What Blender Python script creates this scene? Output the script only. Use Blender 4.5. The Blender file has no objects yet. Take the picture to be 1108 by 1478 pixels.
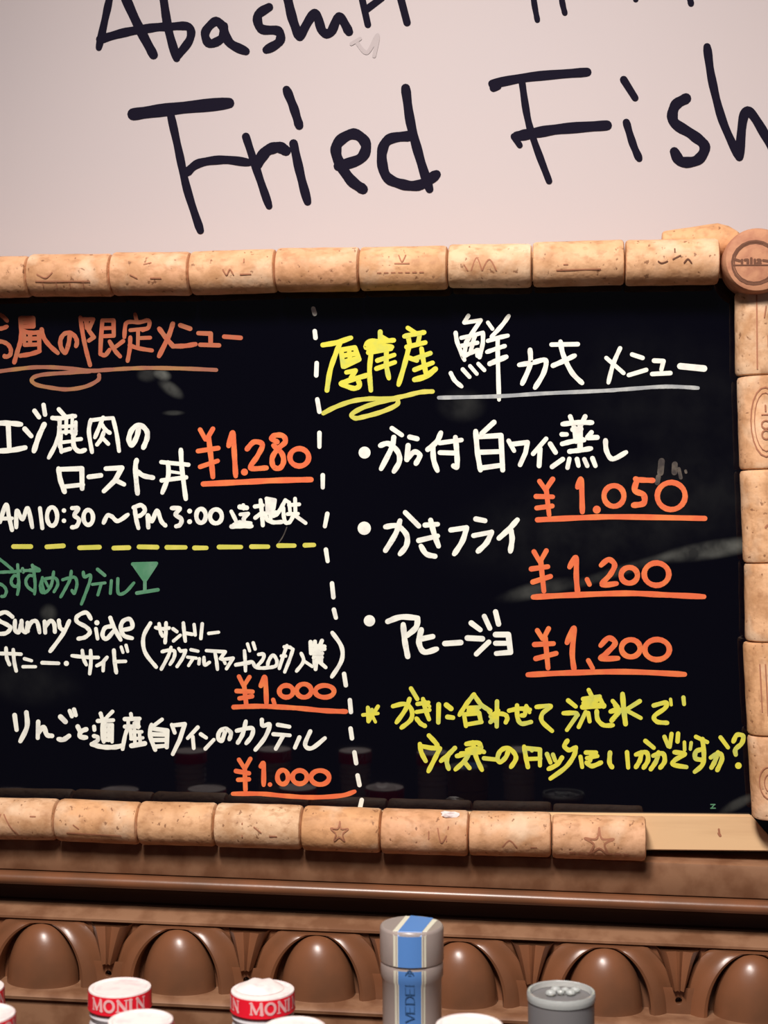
import bpy, bmesh, math, random
from mathutils import Vector, Matrix
random.seed(7)
S = bpy.context.scene
COL = S.collection
W, H = 1108, 1478
# ------------------------------------------------------------------ camera
F = 2250.0
YAW, PITCH, ROLL = math.radians(6.7), math.radians(-1.0), math.radians(-0.26)
CAM = Vector((0.0, -0.90, 0.0))
cd = bpy.data.cameras.new('camera'); cam = bpy.data.objects.new('camera', cd); COL.objects.link(cam)
cd.sensor_fit = 'HORIZONTAL'; cd.sensor_width = 36.0; cd.lens = 36.0 * F / W
cd.clip_start = 0.02
R = Matrix.Rotation(YAW, 3, 'Z') @ Matrix.Rotation(math.pi/2 + PITCH, 3, 'X') @ Matrix.Rotation(ROLL, 3, 'Z')
cam.matrix_world = Matrix.Translation(CAM) @ R.to_4x4()
cd.dof.use_dof = True; cd.dof.focus_distance = 0.90; cd.dof.aperture_fstop = 24.0
S.camera = cam
# ------------------------------------------------------------------ world, lights, exposure
w = bpy.data.worlds.new('world'); S.world = w; w.use_nodes = True
w.node_tree.nodes['Background'].inputs[0].default_value = (0.78, 0.76, 0.90, 1)
w.node_tree.nodes['Background'].inputs[1].default_value = 0.045
def area(name, loc, target, size, power, color):
    l = bpy.data.lights.new(name, 'AREA'); l.shape = 'DISK'; l.size = size; l.energy = power; l.color = color
    o = bpy.data.objects.new(name, l); COL.objects.link(o); o.location = loc
    o.rotation_euler = (Vector(target) - Vector(loc)).to_track_quat('-Z', 'Y').to_euler(); return o
def spot(name, loc, target, size, power, color, cone, blend):
    l = bpy.data.lights.new(name, 'SPOT'); l.shadow_soft_size = size; l.energy = power; l.color = color; l.spot_size = math.radians(cone); l.spot_blend = blend
    o = bpy.data.objects.new(name, l); COL.objects.link(o); o.location = loc
    o.rotation_euler = (Vector(target) - Vector(loc)).to_track_quat('-Z', 'Y').to_euler(); return o
spot('ceiling_spot', (-0.20, -0.85, 0.80), (0.0, 0, -0.30), 0.10, 62.0, (1.0, 0.92, 0.865), 66, 1.0)
area('ceiling_glow', (-0.08, -1.35, 1.02), (0.0, 0, -0.10), 0.30, 14.0, (1.0, 0.91, 0.86))
vs = S.view_settings
S.display_settings.display_device = 'sRGB'
vs.view_transform = 'Standard'; vs.look = 'None'; vs.gamma = 1.0; vs.use_curve_mapping = False
vs.exposure = 0.02
# ------------------------------------------------------------------ projecting helper: photo pixel -> point on the plane y = Y
def at(px, py, Y=0.0):
    d = R @ Vector(((px - W/2) / F, -(py - H/2) / F, -1.0))
    t = (Y - CAM.y) / d.y
    return CAM + d * t
def depth_at(px, py, Y):
    d = R @ Vector(((px - W/2) / F, -(py - H/2) / F, -1.0))
    return (Y - CAM.y) / d.y
# ------------------------------------------------------------------ materials
def lin(c):
    return tuple(((v/255)/12.92 if v/255 <= 0.04045 else ((v/255+0.055)/1.055)**2.4) for v in c) + (1,)
def mat(name, col, rough=0.5, spec=0.5, metal=0.0, noise=None, bump=None, coat=0.0, trans=0.0, ior=1.45):
    m = bpy.data.materials.new(name); m.use_nodes = True
    nt = m.node_tree; b = nt.nodes['Principled BSDF']
    b.inputs['Base Color'].default_value = col
    b.inputs['Roughness'].default_value = rough
    b.inputs['Specular IOR Level'].default_value = spec
    b.inputs['Metallic'].default_value = metal
    b.inputs['Coat Weight'].default_value = coat
    b.inputs['Coat Roughness'].default_value = 0.24
    b.inputs['Transmission Weight'].default_value = trans
    b.inputs['IOR'].default_value = ior
    tc = nt.nodes.new('ShaderNodeTexCoord')
    if noise:
        scale, c2, lo, hi = noise[:4]
        mp = nt.nodes.new('ShaderNodeMapping'); mp.inputs['Scale'].default_value = noise[4] if len(noise) > 4 else (1,1,1)
        n = nt.nodes.new('ShaderNodeTexNoise'); n.inputs['Scale'].default_value = scale; n.inputs['Detail'].default_value = 4
        r = nt.nodes.new('ShaderNodeMapRange'); r.inputs['From Min'].default_value = lo; r.inputs['From Max'].default_value = hi
        mx = nt.nodes.new('ShaderNodeMix'); mx.data_type = 'RGBA'
        mx.inputs['A'].default_value = col; mx.inputs['B'].default_value = c2
        nt.links.new(tc.outputs['Object'], mp.inputs['Vector']); nt.links.new(mp.outputs[0], n.inputs['Vector'])
        nt.links.new(n.outputs[0], r.inputs['Value']); nt.links.new(r.outputs[0], mx.inputs['Factor'])
        nt.links.new(mx.outputs['Result'], b.inputs['Base Color'])
    if bump:
        n2 = nt.nodes.new('ShaderNodeTexNoise'); n2.inputs['Scale'].default_value = bump[0]; n2.inputs['Detail'].default_value = 3
        bp = nt.nodes.new('ShaderNodeBump'); bp.inputs['Strength'].default_value = bump[1]; bp.inputs['Distance'].default_value = 0.001
        nt.links.new(tc.outputs['Object'], n2.inputs['Vector']); nt.links.new(n2.outputs[0], bp.inputs['Height'])
        nt.links.new(bp.outputs[0], b.inputs['Normal'])
    return m
def cork_mat():
    m = bpy.data.materials.new('cork'); m.use_nodes = True; nt = m.node_tree; L = nt.links; N = nt.nodes.new
    b = nt.nodes['Principled BSDF']; b.inputs['Roughness'].default_value = 0.62; b.inputs['Specular IOR Level'].default_value = 0.35
    tc = N('ShaderNodeTexCoord'); oi = N('ShaderNodeObjectInfo')
    add = N('ShaderNodeVectorMath'); add.operation = 'ADD'
    sc = N('ShaderNodeMath'); sc.operation = 'MULTIPLY'; sc.inputs[1].default_value = 37.0
    L.new(oi.outputs['Random'], sc.inputs[0]); L.new(tc.outputs['Object'], add.inputs[0]); L.new(sc.outputs[0], add.inputs[1])
    ramp = N('ShaderNodeValToRGB'); L.new(oi.outputs['Random'], ramp.inputs[0])
    e = ramp.color_ramp.elements
    e[0].position = 0; e[0].color = (0.72, 0.37, 0.17, 1); e[1].position = 1; e[1].color = (0.80, 0.53, 0.32, 1)
    x = e.new(0.35); x.color = (0.78, 0.46, 0.25, 1); x = e.new(0.7); x.color = (0.75, 0.40, 0.22, 1)
    def layer(prev, scale, lo, hi, col, amt, detail=4, vs=None):
        n = N('ShaderNodeTexNoise'); n.inputs['Scale'].default_value = scale; n.inputs['Detail'].default_value = detail
        src = add.outputs[0]
        if vs:
            mp = N('ShaderNodeMapping'); mp.inputs['Scale'].default_value = vs; L.new(src, mp.inputs[0]); src = mp.outputs[0]
        L.new(src, n.inputs['Vector'])
        r = N('ShaderNodeMapRange'); r.inputs['From Min'].default_value = lo; r.inputs['From Max'].default_value = hi; r.inputs['To Max'].default_value = amt
        L.new(n.outputs[0], r.inputs['Value'])
        mx = N('ShaderNodeMix'); mx.data_type = 'RGBA'; mx.inputs['B'].default_value = col
        L.new(r.outputs[0], mx.inputs['Factor']); L.new(prev, mx.inputs['A']); return mx.outputs['Result'], n
    c, _ = layer(ramp.outputs[0], 70, 0.42, 0.66, (0.50, 0.25, 0.11, 1), 0.75)
    c, _ = layer(c, 260, 0.50, 0.68, (0.42, 0.20, 0.09, 1), 0.55, 3, (0.7, 1, 1))
    c, _ = layer(c, 45, 0.52, 0.7, (0.88, 0.66, 0.46, 1), 0.6)
    c, n = layer(c, 330, 0.66, 0.72, (0.20, 0.08, 0.035, 1), 0.75, 2, (1, 0.8, 0.8))
    L.new(c, b.inputs['Base Color'])
    bp = N('ShaderNodeBump'); bp.inputs['Strength'].default_value = 0.35; bp.inputs['Distance'].default_value = 0.001; bp.invert = True
    L.new(n.outputs[0], bp.inputs['Height']); L.new(bp.outputs[0], b.inputs['Normal'])
    return m
M = {}
M['cork'] = cork_mat()
M['cork_end'] = mat('cork_end', (0.56, 0.27, 0.15, 1), 0.7, 0.3, noise=(150, (0.44, 0.19, 0.11, 1), 0.4, 0.65), bump=(400, 0.2))
M['print'] = mat('cork_print', (0.17, 0.075, 0.045, 1), 0.7, 0.2)
M['print_soft'] = mat('cork_print_faded', (0.42, 0.18, 0.10, 1), 0.7, 0.2)
M['white_board'] = mat('white_board', (0.535, 0.475, 0.480, 1), 0.5, 0.2, noise=(3.0, (0.555, 0.485, 0.480, 1), 0.35, 0.65))
M['ink'] = mat('marker_ink', (0.008, 0.006, 0.016, 1), 0.75, 0.08)
M['smudge'] = mat('erased_ink', (0.46, 0.40, 0.40, 1), 0.5, 0.2)
M['panel'] = None
M['chalk_white'] = mat('chalk_white', (0.86, 0.87, 0.77, 1), 0.6, 0.2, noise=(160, (0.72, 0.72, 0.66, 1), 0.5, 0.7))
M['chalk_grey'] = mat('chalk_grey', (0.33, 0.35, 0.36, 1), 0.6, 0.2, noise=(160, (0.50, 0.52, 0.50, 1), 0.45, 0.7))
M['chalk_faint'] = mat('chalk_faint', (0.125, 0.105, 0.085, 1), 0.6, 0.2, noise=(220, (0.05, 0.042, 0.04, 1), 0.4, 0.65))
M['chalk_orange'] = mat('chalk_orange', (0.76, 0.155, 0.06, 1), 0.6, 0.2, noise=(120, (0.82, 0.22, 0.07, 1), 0.45, 0.7))
M['chalk_rust'] = mat('chalk_rust', (0.46, 0.12, 0.06, 1), 0.6, 0.2, noise=(150, (0.42, 0.14, 0.07, 1), 0.45, 0.65))
M['chalk_rust_pale'] = mat('chalk_rust_pale', (0.32, 0.12, 0.075, 1), 0.6, 0.2, noise=(80, (0.36, 0.18, 0.07, 1), 0.45, 0.65))
M['chalk_yellow'] = mat('chalk_yellow', (0.72, 0.68, 0.075, 1), 0.6, 0.2, noise=(120, (0.56, 0.60, 0.12, 1), 0.5, 0.68))
M['chalk_olive'] = mat('chalk_olive', (0.58, 0.56, 0.09, 1), 0.6, 0.2, noise=(120, (0.68, 0.62, 0.12, 1), 0.45, 0.68))
M['chalk_green'] = mat('chalk_green', (0.075, 0.235, 0.125, 1), 0.6, 0.2, noise=(140, (0.12, 0.28, 0.17, 1), 0.45, 0.7))
M['pine'] = mat('pine', (0.84, 0.56, 0.31, 1), 0.5, 0.35, noise=(40, (0.66, 0.41, 0.22, 1), 0.45, 0.8, (0.25, 1, 3)))
M['wood'] = mat('varnished_wood', (0.225, 0.088, 0.040, 1), 0.34, 0.6, noise=(22, (0.15, 0.066, 0.033, 1), 0.4, 0.66), bump=(120, 0.10), coat=0.2)
M['wood_dust'] = mat('worn_wood', (0.30, 0.155, 0.085, 1), 0.5, 0.35, noise=(60, (0.20, 0.09, 0.045, 1), 0.4, 0.62))
M['dark_wood_and_shade'] = mat('dark_wood_and_shade', (0.05, 0.022, 0.014, 1), 0.5, 0.3)
M['red'] = mat('cap_red', (0.78, 0.012, 0.03, 1), 0.35, 0.4)
M['cap_white'] = mat('cap_white', (0.90, 0.80, 0.77, 1), 0.4, 0.4, noise=(160, (0.78, 0.62, 0.62, 1), 0.5, 0.72))
M['band_white'] = mat('band_lettering', (0.92, 0.50, 0.50, 1), 0.5, 0.3)
M['neck'] = mat('neck_white', (0.66, 0.64, 0.66, 1), 0.25, 0.5)
M['glass'] = mat('bottle_glass', (0.30, 0.16, 0.10, 1), 0.06, 0.5)
M['frost'] = mat('frosted_glass', (0.60, 0.51, 0.47, 1), 0.28, 0.5, trans=0.45)
M['blue'] = mat('ribbon_blue', (0.10, 0.255, 0.62, 1), 0.32, 0.5)
M['cream'] = mat('ribbon_cream', (0.72, 0.70, 0.56, 1), 0.4, 0.4)
M['navy'] = mat('ribbon_lettering', (0.03, 0.085, 0.20, 1), 0.5, 0.3)
M['steel'] = mat('satin_grey', (0.235, 0.23, 0.235, 1), 0.42, 0.5, metal=0.35)
M['clear'] = mat('clear_plastic', (0.78, 0.82, 0.80, 1), 0.12, 0.6, trans=0.55)
# glossy black menu panel with wiped chalk and room reflections painted into its colour
def panel_mat():
    m = mat('black_gloss', (0.0012, 0.0011, 0.0036, 1), 0.03, 0.72); nt = m.node_tree; L = nt.links; N = nt.nodes.new
    b = nt.nodes['Principled BSDF']
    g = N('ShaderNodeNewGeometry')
    dust_and_sheen = None
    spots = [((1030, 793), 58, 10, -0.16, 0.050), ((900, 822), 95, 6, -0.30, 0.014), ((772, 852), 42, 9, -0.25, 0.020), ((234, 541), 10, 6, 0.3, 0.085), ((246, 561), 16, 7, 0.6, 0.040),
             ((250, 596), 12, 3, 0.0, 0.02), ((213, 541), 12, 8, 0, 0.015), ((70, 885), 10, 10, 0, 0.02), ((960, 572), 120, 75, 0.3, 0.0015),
             ((900, 740), 200, 60, -0.2, 0.003), ((666, 585), 26, 18, 0, 0.008), ((40, 985), 60, 26, 0.1, 0.003), ((1065, 1160), 22, 6, -0.5, 0.02)]  # broad right-hand patch stands in for the room's reflection
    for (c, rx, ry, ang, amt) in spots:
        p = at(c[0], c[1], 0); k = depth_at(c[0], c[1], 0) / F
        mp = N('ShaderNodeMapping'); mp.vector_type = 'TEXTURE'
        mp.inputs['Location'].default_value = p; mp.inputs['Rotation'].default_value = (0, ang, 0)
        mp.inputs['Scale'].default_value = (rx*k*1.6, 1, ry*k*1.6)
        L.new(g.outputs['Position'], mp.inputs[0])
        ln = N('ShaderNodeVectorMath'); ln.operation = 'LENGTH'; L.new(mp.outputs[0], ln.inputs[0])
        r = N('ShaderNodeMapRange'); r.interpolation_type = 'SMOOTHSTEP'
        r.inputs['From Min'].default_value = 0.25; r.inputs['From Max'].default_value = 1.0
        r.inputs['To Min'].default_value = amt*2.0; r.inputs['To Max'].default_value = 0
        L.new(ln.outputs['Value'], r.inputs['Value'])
        if dust_and_sheen is None: dust_and_sheen = r.outputs[0]
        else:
            a = N('ShaderNodeMath'); a.operation = 'ADD'; L.new(dust_and_sheen, a.inputs[0]); L.new(r.outputs[0], a.inputs[1]); dust_and_sheen = a.outputs[0]
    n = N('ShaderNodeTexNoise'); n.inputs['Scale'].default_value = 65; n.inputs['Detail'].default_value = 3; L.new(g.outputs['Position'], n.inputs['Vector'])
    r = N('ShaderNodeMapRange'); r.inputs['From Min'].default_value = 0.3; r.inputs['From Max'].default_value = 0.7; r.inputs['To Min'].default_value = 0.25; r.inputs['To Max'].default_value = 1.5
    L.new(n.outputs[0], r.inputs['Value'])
    mul = N('ShaderNodeMath'); mul.operation = 'MULTIPLY'; L.new(dust_and_sheen, mul.inputs[0]); L.new(r.outputs[0], mul.inputs[1])
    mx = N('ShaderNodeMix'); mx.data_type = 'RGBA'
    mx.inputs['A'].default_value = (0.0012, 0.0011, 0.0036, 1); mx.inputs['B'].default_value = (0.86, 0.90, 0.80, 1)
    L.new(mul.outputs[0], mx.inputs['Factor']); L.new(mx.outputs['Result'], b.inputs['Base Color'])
    return m
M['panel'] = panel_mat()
# ------------------------------------------------------------------ object helpers
def obj(name, bm, m, parent=None, smooth=False, loc=None, label=None):
    me = bpy.data.meshes.new(name); bm.to_mesh(me); bm.free()
    mats = m if isinstance(m, (list, tuple)) else [m]
    for x in mats: me.materials.append(x)
    if smooth:
        for p in me.polygons: p.use_smooth = True
        try: me.set_sharp_from_angle(angle=math.radians(40))
        except Exception: pass
    o = bpy.data.objects.new(name, me); COL.objects.link(o)
    if parent: o.parent = parent
    if loc is not None: o.location = loc
    if label: o['label'] = label
    return o
def thing(name, label, cat, loc=(0,0,0), group=None):
    o = bpy.data.objects.new(name, None); o.empty_display_size = 0.02; COL.objects.link(o); o.location = loc
    o['label'] = label; o['category'] = cat
    if group: o['group'] = group
    return o
def box(bm, x0, x1, y0, y1, z0, z1):
    v = [bm.verts.new((x, y, z)) for x in (x0, x1) for y in (y0, y1) for z in (z0, z1)]
    for f in ((0,1,3,2),(4,6,7,5),(0,4,5,1),(2,3,7,6),(0,2,6,4),(1,5,7,3)): bm.faces.new([v[i] for i in f])
def prism(bm, pts, y0, y1):                       # polygon in x,z extruded along y
    a = [bm.verts.new((x, y0, z)) for x, z in pts]; b = [bm.verts.new((x, y1, z)) for x, z in pts]; n = len(pts)
    bm.faces.new(a); bm.faces.new(b[::-1])
    for i in range(n): bm.faces.new((a[i], b[i], b[(i+1) % n], a[(i+1) % n]))
    bmesh.ops.recalc_face_normals(bm, faces=bm.faces)
def lathe(bm, prof, n=40, axis='Z', start=0):
    rings = []
    for r, z in prof:
        if r < 1e-6: rings.append([bm.verts.new((0, 0, z) if axis == 'Z' else (z, 0, 0))])
        else: rings.append([bm.verts.new((r*math.cos(2*math.pi*i/n), r*math.sin(2*math.pi*i/n), z) if axis == 'Z' else (z, r*math.cos(2*math.pi*i/n), r*math.sin(2*math.pi*i/n))) for i in range(n)])
    for a, b in zip(rings, rings[1:]):
        for i in range(n):
            j = (i+1) % n
            if len(a) == 1 and len(b) == 1: continue
            if len(a) == 1: bm.faces.new((a[0], b[j], b[i]))
            elif len(b) == 1: bm.faces.new((a[i], a[j], b[0]))
            else: bm.faces.new((a[i], a[j], b[j], b[i]))
    bmesh.ops.recalc_face_normals(bm, faces=bm.faces)
# ------------------------------------------------------------------ hand lettering: strokes in local 2-D, mapped by a function to the surface
def parse(txt):
    out = []
    for s in txt.split(';'):
        s = s.strip()
        if not s: continue
        wmul = 1.0
        if s[0] == '*':                            # *1.4 : width multiplier
            a, s = s[1:].split(' ', 1); wmul = float(a); s = s.strip()
        if s[0] == 'o':
            cx, cy, rx, ry = map(float, s[1:].split(','))
            out.append(([(cx + rx*math.cos(2*math.pi*i/20 - 1.2), cy + ry*math.sin(2*math.pi*i/20 - 1.2)) for i in range(21)], wmul)); continue
        if s[0] == 'd':
            cx, cy, r = map(float, s[1:].split(',')); out.append((('dot', cx, cy, r), wmul)); continue
        sharp = s[0] == '!'
        pts = [tuple(map(float, p.split(','))) for p in s.lstrip('!').split()]
        if not sharp and len(pts) > 2:
            q = []
            P = [pts[0]] + pts + [pts[-1]]
            for i in range(1, len(P)-2):
                p0, p1, p2, p3 = P[i-1:i+3]
                for k in range(6):
                    t = k/6
                    q.append(tuple(0.5*((2*p1[c]) + (-p0[c]+p2[c])*t + (2*p0[c]-5*p1[c]+4*p2[c]-p3[c])*t*t + (-p0[c]+3*p1[c]-3*p2[c]+p3[c])*t**3) for c in (0, 1)))
            q.append(pts[-1]); pts = q
        out.append((pts, wmul))
    return out
def strokes_mesh(bm, groups, mapf, wob=0.06):
    # groups: (origin x, origin y, scale, width in px, text); mapf(x, y, lift) -> Vector
    cnt = 0; rng = random.Random(len(groups) * 31 + int(groups[0][0]))
    def lift():
        nonlocal cnt; cnt += 1; return (cnt % 60) * 2.5e-6
    def disc(x, y, r, n=12):
        l = lift(); c = [bm.verts.new(mapf(x + r*math.cos(2*math.pi*i/n), y + r*math.sin(2*math.pi*i/n), l)) for i in range(n)]; bm.faces.new(c[::-1])
    for ox, oy, sc, wd, txt in groups:
        for pts, wm in parse(txt):
            if pts[0] == 'dot':
                disc(ox + pts[1]/sc, oy + pts[2]/sc, pts[3]/sc, 20); continue
            P = [(ox + x/sc, oy + y/sc) for x, y in pts]; n = len(P)
            base = wd * wm / 2
            rad = []
            ph = rng.random()*6
            for i in range(n):
                rr = base * (1 + wob*math.sin(ph + i*1.3)); rad.append(rr)
            if n > 1 and P[0] != P[-1]:
                rad[0] *= 0.94; rad[-1] *= 0.9
            for i, (x, y) in enumerate(P): disc(x, y, rad[i])
            for i in range(n-1):
                (x0, y0), (x1, y1) = P[i], P[i+1]; dx, dy = x1-x0, y1-y0; L = math.hypot(dx, dy)
                if L < 1e-6: continue
                nx, ny = -dy/L, dx/L; l = lift()
                q = [(x0+nx*rad[i], y0+ny*rad[i]), (x1+nx*rad[i+1], y1+ny*rad[i+1]), (x1-nx*rad[i+1], y1-ny*rad[i+1]), (x0-nx*rad[i], y0-ny*rad[i])]
                vv = [bm.verts.new(mapf(a, b, l)) for a, b in q]
                bm.faces.new(vv)
def plane_map(Y):
    return lambda x, y, l: at(x, y, Y - l)
def writing(name, groups, m, parent, Y, label=None, offset=None):
    bm = bmesh.new(); strokes_mesh(bm, groups, plane_map(Y))
    if offset is not None: bmesh.ops.translate(bm, vec=-offset, verts=bm.verts)
    return obj(name, bm, m, parent, label=label)
# ------------------------------------------------------------------ SETTING: wall, counter
YW = 0.016
a = at(-420, 640, YW); b = at(1560, -420, YW)
bm = bmesh.new(); box(bm, -0.75, 0.65, 0.040, 0.070, -0.52, 0.62); wall = obj('wall_back', bm, M['dark_wood_and_shade']); wall['kind'] = 'structure'
# ------------------------------------------------------------------ white sign board
wb = thing('sign_board', 'big off-white board with black brush-pen words behind the cork frame', 'sign', (0, 0.040, a.z))
off = Vector((0, 0.040, a.z))
bm = bmesh.new(); box(bm, -0.62, 0.55, YW - 0.040, 0, 0, 0.50); obj('board_panel', bm, M['white_board'], wb)
Yt = YW - 0.0003
T = (100, 0, 1.9786); U = (640, 0, 2.3675)
def g(o, w, t): return (o[0], o[1], o[2], w, t)
writing('handwriting', [g(T, 12.6, "*0.85 118,-20 105,40 84,136; *1.1 150,-30 195,70 240,156; 88,112 160,92 245,78 290,76; 266,-25 282,80 306,166; *0.95 285,76 340,76 344,112 308,160; 440,78 418,60 388,92 400,124 436,108 442,74; *1.05 440,82 458,122 504,146; *1.05 570,20 538,44 548,82 596,88 600,118 562,142; *1.1 618,-30 636,50 656,104; *1.05 658,104 700,38 722,88 746,92 770,48 798,90; *0.9 832,-20 852,70; *0.9 850,25 892,-6; 942,-20 964,64")], M['ink'], wb, Yt, 'word Abashiri in black, its top cut off', off)
writing('handwriting', [g(T, 12.4, "*1.45 183,326 300,310 456,294; *0.95 288,322 312,430 336,540 374,658; *1.0 336,492 370,466 440,456 512,464; *0.95 504,390 540,500 570,588; *1.3 535,470 562,432 596,420 618,430; *1.05 620,256 640,306 656,358; *1.05 640,410 660,500 680,576; *1.25 768,474 832,452 846,410 812,382 768,406 764,448 800,510 838,540; *1.1 960,252 974,350 1000,450 1028,540; *1.2 972,388 912,398 892,440 904,502 950,526 1000,528 1048,498")], M['ink'], wb, Yt, 'word Fried in black', off)
writing('handwriting', [g(U, 12.2, "*1.1 166,286 300,262 490,246; *0.95 170,300 185,294; *0.85 268,282 286,400 312,490 360,618; *1.25 250,466 300,456 400,440 558,428; *0.8 240,466 260,496; *0.95 615,272 654,334; *0.9 624,418 646,490 668,542; *1.25 828,336 790,362 786,416 850,460 892,500 868,546 812,552 788,518; *1.0 900,160 916,270 952,410 1008,536; *1.1 1010,536 1024,400 1050,386 1108,478 1150,560")], M['ink'], wb, Yt, 'word Fish in black, cut by the right edge', off)
for st in "300,-90 308,0 320,68; 396,-80 404,0 414,44; 640,-80 652,-40 656,-2; *1.1 820,-90 838,-20 845,12".split(";"): writing('pen_stroke', [g(U, 8.5, st)], M['ink'], wb, Yt, None, off)
writing('erased_writing', [g(T, 6, "820,120 850,150 880,100 870,160; 805,125 830,110")], M['smudge'], wb, Yt, 'faint grey smudge of wiped ink', off)
# ------------------------------------------------------------------ MENU BOARD
mb = thing('menu_board', 'glossy black menu board with neon chalk lettering and a wine cork frame', 'menu board', (0, 0.010, 0))
OFF = Vector((0, 0.010, 0))
XL = at(-260, 800, 0).x
zt = at(500, 395, 0).z; zb = at(500, 1205, 0).z; xr = at(1102, 700, 0).x
bm = bmesh.new()
c = [at(-260, 392, 0), at(1095, 380, 0), at(1110, 1200, 0), at(-260, 1175, 0)]
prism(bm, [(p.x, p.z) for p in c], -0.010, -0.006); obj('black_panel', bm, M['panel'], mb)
def rail(pts, y0=-0.0035, y1=0.004):
    bm = bmesh.new(); prism(bm, [(p.x, p.z) for p in pts], y0 - 0.010, y1 - 0.010)
    bmesh.ops.bevel(bm, geom=[e for e in bm.edges], offset=0.0006, segments=2, affect='EDGES'); return obj('frame_rail', bm, M['pine'], mb)
yr = -0.0035
rail([at(-260, 1163, yr), at(1084, 1177, yr), at(1127, 1229, yr), at(-260, 1216, yr)])
rail([at(-260, 378, yr), at(1108, 358, yr), at(1066, 400, yr), at(-260, 422, yr)])
rail([at(1072, 404, yr), at(1118, 360, yr), at(1140, 1172, yr), at(1096, 1172, yr)])
rail([at(-300, 380, yr), at(-255, 424, yr), at(-255, 1162, yr), at(-300, 1214, yr)])
bm = bmesh.new(); strokes_mesh(bm, [(0, 0, 1, 3.2, "!1037,1197 1038,1204; *1.3 !1037,1203 1039,1206")], plane_map(-0.0037)); bmesh.ops.translate(bm, vec=-OFF, verts=bm.verts); obj('nail_mark', bm, M['print_soft'], mb)
# corks -----------------------------------------------------------------
def cork_mesh(L, r, seed, taper=0.0, n=28):
    rng = random.Random(seed); bm = bmesh.new(); prof = [(0, 0), (r*0.86, 0), (r*0.955, 0.0006), (r, 0.0020)]
    K = 7
    for k in range(1, K): prof.append((r*(1 - taper*k/K), L*k/K))
    prof += [(r*(1-taper), L-0.0020), (r*0.955*(1-taper), L-0.0006), (r*0.86*(1-taper), L), (0, L)]
    lathe(bm, prof, n, 'X')
    for v in bm.verts:
        a = math.atan2(v.co.z, v.co.y)
        k = 1 + 0.012*math.sin(2*a + seed) + 0.008*math.sin(v.co.x*300 + seed*2)
        v.co.y *= k; v.co.z *= k
    for v in bm.verts: v.co.x -= L/2
    return bm
def cork(p0, p1, r, seed, taper=0.0, parent=None):
    L = (p1 - p0).length; bm = cork_mesh(L, r, seed, taper)
    o = obj('cork', bm, M['cork'], parent or mb, smooth=True)
    d = (p1 - p0).normalized(); y = Vector((0, 1, 0)); z = d.cross(y).normalized(); y = z.cross(d)
    m = Matrix((d, y, z)).transposed().to_4x4()
    m.translation = (p0 + p1)/2 - OFF
    o.matrix_local = m; o['_L'] = L; o['_r'] = r
    del o['_L']; del o['_r']
    return o, L, r
def cork_print(o, r, txt, wd, m, scale=1000.0):
    # txt in mm: x along the cork, y around it (0 = facing out, up is negative)
    bm = bmesh.new()
    def mp(x, y, l):
        a = y/scale / r; rr = r*1.018 + l
        return Vector((x/scale, -math.cos(a)*rr, -math.sin(a)*rr))
    strokes_mesh(bm, [(0, 0, 1.0, wd, txt)], mp)
    obj('printed_mark', bm, m, o)
Yc = -0.0145
top = [-200, -72, 45, 164, 277, 400, 520, 647, 768, 901, 1037]
jit = random.Random(3)
prints_top = {2: "-17,1 -12,3 -8,0; -14,6 -14,8; -6,6 -6,9; 2,6 2,9; 10,6 10,9; -18,5 14,5", 4: "8,-6 8,-4; -4,0 -2,3 0,0 2,3; 6,3 12,3",
              6: "-14,4 -12,4; -10,4 -8,4; -6,4 -4,4; -2,4 0,4; 2,4 4,4; 6,4 8,4; 10,4 12,4; -2,-6 0,-2 2,-6; -4,-1 4,-1",
              7: "-10,4 -7,-3 -4,4; -4,4 0,-2 4,4; -14,1 -12,4", 9: "-8,1 -6,2 -3,1; 0,0 4,-2; 1,-6 1,-4; 6,2 8,0 10,2", 3: "-10,2 -6,4; -2,-4 2,-5; 2,4 8,4", 8: "-12,5 12,5; -8,2 -6,2"}
for i in range(len(top)-1):
    x0, x1 = top[i] + 0.9, top[i+1] - 0.9
    f = lambda x: 400 - 23*x/1037 + jit.uniform(-1.4, 1.4)
    o, L, r = cork(at(x0, f(x0), Yc), at(x1, f(x1), Yc), 0.01240 + jit.uniform(-0.0002, 0.0003), i+1)
    if i in prints_top: cork_print(o, r, prints_top[i], 0.75, M['print_soft'] if i != 9 else M['print'])
bot = [-270, -150, -34, 85, 203.5, 313, 437.5, 551, 677, 796, 932]
prints_bot = {3: "-12,0 -9,2; -16,5 16,5.5", 9: "0,-8 1.5,-2 8,-2 3,1 5,7 0,3.5 -5,7 -3,1 -8,-2 -1.5,-2 0,-8; -16,7 -13,7; -11,7 -8,7; -6,7 -3,7; -1,7 2,7; 4,7 7,7; 9,7 12,7; 14,7 16,7",
              6: "0,-7 1,-3 5,-3 2,0 3,4 0,2 -3,4 -2,0 -5,-3 -1,-3 0,-7", 7: "8,-5 10,3 13,-1; 3,-3 3,1; 14,-6 13,2", 2: "-14,6 -8,0 -6,-5; -4,-5 0,2 4,7; 12,-4 15,-4", 5: "-8,-4 -8,4; -1,-2 3,1; 8,3 12,3", 8:"-4,5 0,1 4,5; 12,5 15,5"}
for i in range(len(bot)-1):
    x0, x1 = bot[i] + 0.9, bot[i+1] - 0.9
    f = lambda x: 1181 + 28.5*x/932 + jit.uniform(-1.2, 1.2)
    o, L, r = cork(at(x0, f(x0), Yc), at(x1, f(x1), Yc), 0.01245 + jit.uniform(-0.0003, 0.0003), i+31)
    if i in prints_bot: cork_print(o, r, prints_bot[i], 0.8 if i != 9 else 1.1, M['print_soft'])
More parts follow.
